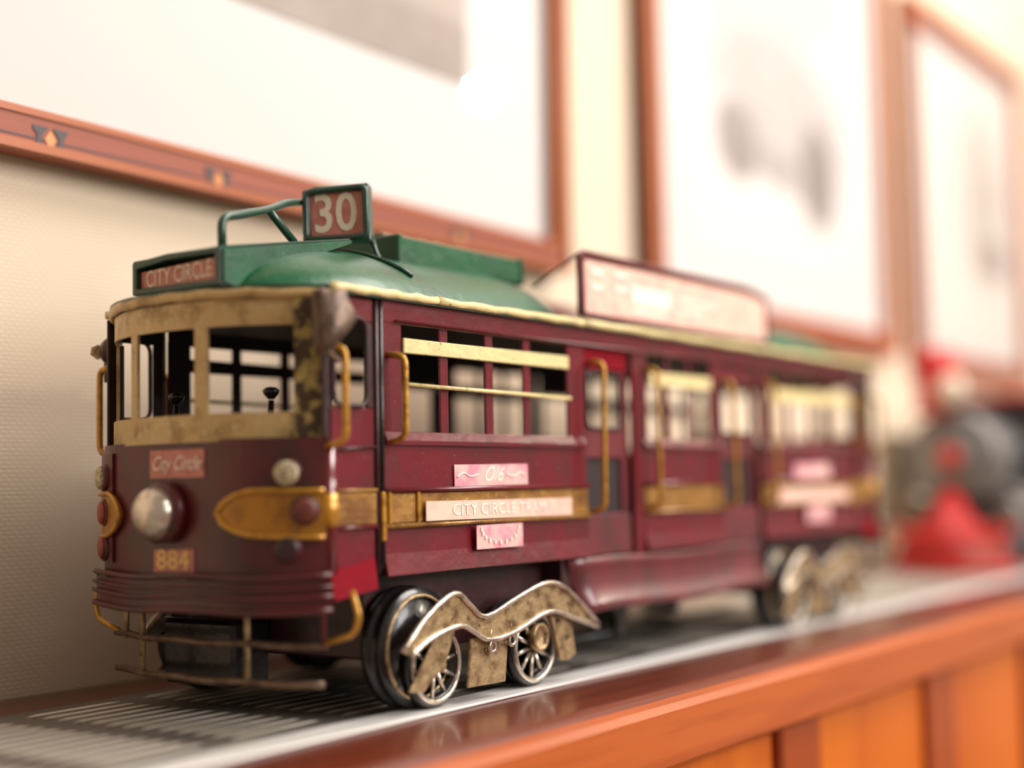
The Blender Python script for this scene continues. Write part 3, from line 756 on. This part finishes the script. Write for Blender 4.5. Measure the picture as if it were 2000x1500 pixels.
o = text('lettering', 'CITY CIRCLE', .0108, (xr-.0122, (dy0+dy1)/2, zb+.0070), (0, -1, .03), (0, 0, 1), INK, None, 0, .70); sub(o, db)
# gusset sheets running back to the dome
for y in (YD0-.0010, YD1+.0002):
    pts = [(xf+.002, y, zt-.0008), (xf+.002, y, zb+.001), (-.070, y, zb-.001), (-.030, y, .2045), (.0035, y, .2165 if y < .08 else .2165), (.0035, y, .2180)]
    part(prism('box_gusset', pts, (0, .0008, 0), GRN))
part(prism('box_top', [(xf+.001, YD0, zt-.0004), (xf+.001, YD1, zt-.0015), (.0035, YD1, .2178), (.0035, YD0, .2182)], (0, 0, .0008), GRND))
# pipe arch from the box to the number box
for y in (.050,):
    p = part(tube('arch_pipe', rounded([(-.0715, .052, .2040), (-.0722, .052, .2195), (-.0600, .0545, .2225), (-.0312, .064, .2303), (-.0101, .073, .2380), (.0110, .082, .2425)], .006, 5), .0020, GRND, None, 10))
    sub(tube('pipe_strut', [(-.0312, .064, .2300), (-.022, .066, .2250), (-.0102, .068, .2180)], .0019, GRND, None, 8), p)
# number box, turned towards the near side
NX, ny0, ny1, nz0, nz1 = -.004, -.0170, .0170, -.0142, .0142
NM = Matrix.Translation((.0168, .0647, .2349))@Matrix.Rotation(math.radians(31), 4, 'Z')@Matrix.Rotation(math.radians(-1.5), 4, 'X')
def nbx(o): o.data.transform(NM); return o
bm = bmesh.new()
q = [(ny0, nz0), (ny1, nz0+.0004), (ny1-.0005, nz1-.0020), (.010, nz1-.0002), (ny0+.0003, nz1+.0002)]
i_ = [(ny0+.0035, nz0+.0030), (ny1-.0035, nz0+.0030), (ny1-.0040, nz1-.0045), (.010, nz1-.0030), (ny0+.0035, nz1-.0030)]
bframe(NX, NX+.010, q, i_)
nb = part(nbx(fin('number_box', bm, GRND, bev=.0005)))
sub(nbx(tube('box_rim', rounded([(NX-.0004, a, b) for a, b in ((ny0+.0018, nz0+.0018), (ny1-.0018, nz0+.0018), (ny1-.0022, nz1-.0030), (ny0+.0018, nz1-.0016))], .003, 3, True), .0017, GRND, None, 8, True)), nb)
sub(nbx(box('back_plate', NX+.008, NX+.0095, ny0+.001, ny1-.001, nz0+.001, nz1-.003, GRND, bev=0)), nb)
g = sub(nbx(box('sign_card', NX+.0008, NX+.0013, ny0+.0034, ny1-.0042, nz0+.0030, nz1-.0036, PINK, bev=0)), nb)
g['label'] = 'pink card reading 30'
sub(nbx(text('lettering', '30', .0270, (NX+.0006, .0005, -.0004), (0, -1, .02), (0, 0, 1), INK, None, 0, .84, .0004)), nb)
for s in (1, -1):
    y = YC-s*.0215
    part(tube('box_leg', rounded(([(.0300, .0535, .2225), (.0285, .0500, .2150), (.0280, .0450, .2085), (.0290, .0400, .2020), (.031, .0380, .1990)] if s > 0 else [(.010, .078, .2210), (.010, .079, .2130)]), .005), [.0018]*8+[.0016]*1+[.0009]*1 if False else .0016, GRND, None, 8))
# roof hatch
h = part(box('roof_hatch', .0480, .1600, .0520, .0980, .2130, .2275, GRN, bev=.001))
for x in (.052, .066, .080, .094): sub(box('hatch_vent', x, x+.010, .066, .086, .2275, .2315, BRN, bev=.001), h)
for x in (.0472, .1550): sub(box('hatch_rib', x, x+.004, .0510, .0990, .2125, .2283, GRN, bev=.0008), h)
sub(box('hatch_vent', .125, .150, .064, .078, .2275, .2288, GRND, bev=.0006), h)
h2 = part(box('roof_hatch', mx(.150), mx(.050), .0520, .0980, .2130, .2235, GRN, bev=.001))
# advert boards along both roof edges
for s in (1, -1):
    y = YC-s*.0725
    a0, a1, z0, z1 = .1440, .3760, .1905, .2255
    outl = rounded([(a0, y, z0), (a1, y, z0), (a1, y, z1-.004), (a1-.030, y, z1+.0002), (a0, y, z1)], .003, 3, True)
    ad = part(prism('advert_board', [(p.x, p.y, p.z) for p in outl], (0, s*.0028, 0), MAR))
    inn_ = rounded([(a0+.003, y-s*.0006, z0+.002), (a1-.004, y-s*.0006, z0+.002), (a1-.004, y-s*.0006, z1-.007), (a1-.032, y-s*.0006, z1-.0042), (a0+.003, y-s*.0006, z1-.0042)], .002, 3, True)
    cd_ = sub(prism('advert_card', [(p.x, p.y, p.z) for p in inn_], (0, s*.0004, 0), PINKL), ad)
    sub(tube('board_rim', [Vector(p) for p in outl], .0014, MAR, None, 6, True), ad)
    bm = bmesh.new()
    for x, w, z, hh in ((.153, .012, .2155, .0030), (.153, .011, .2070, .0028), (.178, .012, .2165, .0030), (.178, .014, .2085, .0030), (.196, .045, .2065, .0105), (.196, .040, .1975, .0025), (.250, .050, .2085, .0022), (.250, .030, .2020, .0022)):
        bbox(bm, x, x+w, y-s*.0010 if s > 0 else y+.0006, y-s*.0006 if s > 0 else y+.0010, z-hh/2, z+hh/2)
    sub(fin('advert_print', bm, INKW), ad)
    for x in (a0+.001, a1-.002):
        sub(tube('board_stay', [(x, y+s*.002, z1-.0012), (x, YC-s*.040, .2090)], .0008, MARD, None, 6), ad)

# ---- underframe and bogies
part(box('underframe', -.018, .523, .022, .130, .0360, .0600, INN, bev=.001))
part(box('bogie_cover', -.0205, .1220, .0180, .134, .0230, .0600, MARD, bev=.001))
part(box('bogie_cover', .3650, .5200, .0180, .134, .0230, .0600, MARD, bev=.001))
part(prism('apron_bulkhead', [(.1220, .006, .060), (.1255, .006, .0595), (.1390, .006, .0330), (.1220, .006, .0330)], (0, .14, 0), MARD))
g = part(box('gear_box', -.046, -.022, .074, .122, .0100, .0400, BLK, bev=.002))
part(prism('guard_plate', [(-.040, .128, .0400), (-.040, .142, .0300), (-.040, .136, .0285), (-.040, .118, .0380)], (.004, 0, 0), BLK))
def wheel_set(xc, big, cross=True):
    for s in (1, -1):
        yo = 0 if s > 0 else .152
        def Y(d): return yo+s*d
        ax = (0, -s, 0)
        R = .0275 if big else .0215
        w = part(lathe('wheel', [(-.014, R-.004), (-.0135, R), (-.0100, R), (-.0095, R-.0015), (-.0055, R-.0020), (-.0050, R-.0008), (-.0035, R-.0008), (-.0030, R-.0030), (-.0026, R-.0032), (-.0024, .002), (-.0022, 0)], (xc, Y(0), R), ax, BLK, None, 40))
        if big:
            sub(tube('rim_ring', [(xc+(R-.0045)*math.cos(a), Y(.0022), R+(R-.0045)*math.sin(a)) for a in [2*PI*k/36 for k in range(36)]], .0009, SIL, None, 6, True), w)
        r_ = .0192; cx, cz = xc+(.005 if big else -.001), r_+.0001
        sw = part(lathe('spoke_wheel', [(0, r_-.0048), (0, r_), (.0042, r_), (.0050, r_-.0010), (.0050, r_-.0036), (.0040, r_-.0048), (0, r_-.0048)], (cx, Y(.0022), cz), ax, BLK, None, 36))
        sub(tube('rim_ring', [(cx+(r_-.0026)*math.cos(a), Y(-.0030), cz+(r_-.0026)*math.sin(a)) for a in [2*PI*k/36 for k in range(36)]], .0012, SILB, None, 6, True), sw)
        for k in range(10):
            a = 2*PI*(k+.3)/10
            sub(tube('spoke', [(cx+.003*math.cos(a), Y(-.0015), cz+.003*math.sin(a)), (cx+(r_-.0042)*math.cos(a), Y(-.0015), cz+(r_-.0042)*math.sin(a))], [.0012, .0010], SILB, None, 6), sw)
        if big: sub(lathe('hub', [(0, .0040), (.0055, .0036), (.0060, 0)], (cx, Y(-.0005), cz), ax, SIL, None, 14), sw)
        else: sub(lathe('hub', [(0, .0070), (.0050, .0070), (.0052, .0055), (.0034, .0052), (.0034, 0)], (cx+.002, Y(-.0010), cz+.0045), ax, SIL, None, 20), sw)
    part(tube('axle', [(xc, .006, .0245), (xc, .146, .0245)], .003, BLK, None, 8))
def truck(dx):
    for s in (1, -1):
        yo = 0 if s > 0 else .152
        def Y(d): return yo+s*d
        top = smooth_path([(-.0255, 0, .0285), (-.0090, 0, .0420), (.0115, 0, .0508), (.0225, 0, .0450), (.0350, 0, .0385), (.0620, 0, .0455), (.0870, 0, .0505), (.1060, 0, .0450), (.1330, 0, .0262)], 4)
        bot = smooth_path([(-.0200, 0, .0262), (-.0060, 0, .0322), (.0150, 0, .0360), (.0260, 0, .0320), (.0370, 0, .0275), (.0580, 0, .0290), (.0870, 0, .0362), (.1080, 0, .0318), (.1330, 0, .0245)], 4)
        bm = bmesh.new(); yf_, yb_ = Y(-.0085), Y(-.0070); cols_ = []
        for a, b in zip(top, bot):
            cols_.append([bm.verts.new((a.x+dx, yf_, a.z)), bm.verts.new((b.x+dx, yf_, b.z)), bm.verts.new((b.x+dx, yb_, b.z)), bm.verts.new((a.x+dx, yb_, a.z))])
        for A, B in zip(cols_, cols_[1:]):
            for j in range(4): bm.faces.new((A[j], A[(j+1) % 4], B[(j+1) % 4], B[j]))
        bm.faces.new(cols_[0]); bm.faces.new(cols_[-1][::-1])
        fr_ = part(fin('bogie_frame', bm, SIL))
        for P_ in (top, bot): sub(tube('frame_rim', [(p.x+dx, yf_-s*.0006, p.z) for p in P_], .0013, SILB, None, 7), fr_)
        for poly in ([(-.0185, .0100), (-.0085, .0088), (.0075, .0200), (.0150, .0345), (.0010, .0330)], [(.0265, .0290), (.0235, .0068), (.0530, .0062), (.0560, .0280)], [(.0925, .0340), (.1000, .0110), (.1080, .0100), (.1150, .0125), (.1110, .0310)]):
            sub(prism('frame_bracket', [(x+dx, Y(-.0068), z) for x, z in poly], (0, s*.0016, 0), SIL, bev=.0004), fr_)
        for x, z in ((.0396, .0240), (.0555, .0255)):
            sub(tube('bolt_ring', [(x+dx+.0024*math.cos(a), Y(-.0090), z+.0024*math.sin(a)) for a in [2*PI*k/14 for k in range(14)]], .0009, SILB, None, 6, True), fr_)
            sub(tube('bolt_pin', [(x+dx, Y(-.0066), z+.002), (x+dx, Y(-.0085), z+.008)], .0009, SIL, None, 6), fr_)
    wheel_set(dx+0.0, True); wheel_set(dx+.0840, False)
truck(0.0); truck(.385)
for x, z0 in ((.2215, .0100), (.2860, .0180)):
    for y in (.030, .122):
        part(prism('brake_hanger', [(x-.018, y, .0345), (x+.016, y, .0345), (x+.005, y, .022), (x+.003, y, z0), (x-.004, y, z0), (x-.006, y, .022)], (0, .004, 0), BLK))
part(tube('brake_rod', [(.13, .034, .0115), (.37, .034, .0125)], .0015, BLK, None, 6))

# ------------------------------------------------------------------ toy locomotive behind the tram
LX, LY = .955, .0775
LO = empty('toy_locomotive', (LX+.1, LY, 0), 'red and black toy steam locomotive with red cowcatcher, on the ledge behind the tram', 'toy train')
IL = Matrix.Translation(LO.location).inverted()
def lpart(o): o.parent = LO; o.matrix_parent_inverse = IL; return o
# cowcatcher: bars fanning from an upper beam to a wide foot
bm = bmesh.new()
bbox(bm, LX-.002, LX+.012, LY-.060, LY+.062, .036, .048)
lpart(fin('buffer_beam', bm, LRED, bev=.001))
for i in range(19):
    t = -1+2*i/18; top = (LX+.004, LY+t*.018, .086-.030*abs(t)**1.5); foot = (LX-.030+.034*abs(t)**1.4, LY+t*.064, .004)
    o = lpart(tube('cowcatcher_bar', [top, ((top[0]+foot[0])/2-.004, (top[1]*.35+foot[1]*.65), .034), foot], .0026, LRED, None, 6))
pts = [(LX-.030+.034*abs(t)**1.4, LY+t*.064, .005) for t in [-1+2*i/18 for i in range(19)]]
lpart(tube('cowcatcher_rail', pts, .0042, LRED, None, 6))
# smokebox, boiler
bc = (LX+.012, LY, .118)
lpart(lathe('smokebox', [(0, .030), (0, .046), (.003, .049), (.050, .049), (.052, .046)], bc, (1, 0, 0), LGRY, None, 28))
lpart(lathe('smokebox_door', [(-.006, 0), (-.005, .020), (-.001, .032), (.001, .033)], bc, (1, 0, 0), LGRY, None, 28))
lpart(lathe('number_plate', [(-.011, 0), (-.0105, .009), (-.008, .012), (-.005, .012)], bc, (1, 0, 0), LRED, None, 16))
lpart(lathe('boiler', [(0, .043), (.150, .043)], (LX+.064, LY, .118), (1, 0, 0), LBLK, None, 24))
lpart(lathe('smokestack', [(0, .022), (.022, .019), (.036, .020), (.058, .023), (.070, .019), (.070, .008), (.06, .007)], (LX+.020, LY+.016, .163), (0, 0, 1), LRED, None, 20))
hb = lpart(box('headlamp', LX-.004, LX+.012, LY-.020, LY+.004, .168, .192, LBLK))
o = lathe('lamp_lens', [(-.008, 0), (-.006, .011), (0, .0165), (.002, .0165)], (LX-.006, LY-.008, .187), (1, 0, 0), LCRM, None, 20); sub(o, hb)  # cream disc painted as the bright glint at the headlamp
for s in (1, -1):
    lpart(lathe('cylinder', [(0, .012), (0, .016), (.045, .016), (.045, .012)], (LX+.018, LY+s*.050, .060), (1, 0, 0), LBGE if s > 0 else LGRY, None, 18))
    lpart(box('running_board', LX+.01, LX+.26, LY+s*.045-.012, LY+s*.045+.012, .082, .087, LGRY))
    for x in (.06, .115, .17):
        w = lpart(lathe('wheel', [(0, .022), (0, .027), (.006, .027), (.006, .003), (.008, 0)], (LX+x, LY+s*.045, .027), (0, s, 0), LBLK, None, 24))
lpart(box('cab', LX+.20, LX+.27, LY-.054, LY+.054, .087, .185, LBLK, bev=.002))
lpart(box('cab_roof', LX+.19, LX+.285, LY-.062, LY+.062, .185, .192, LRED, bev=.002))
lpart(lathe('side_tank', [(0, .0), (0, .017), (.004, .019), (.088, .019), (.094, .014), (.096, 0)], (LX+.030, LY+.068, .050), (0, 0, 1), LBGE, None, 20))
lpart(box('chassis', LX+.01, LX+.27, LY-.030, LY+.030, .030, .075, LBLK, bev=.001))
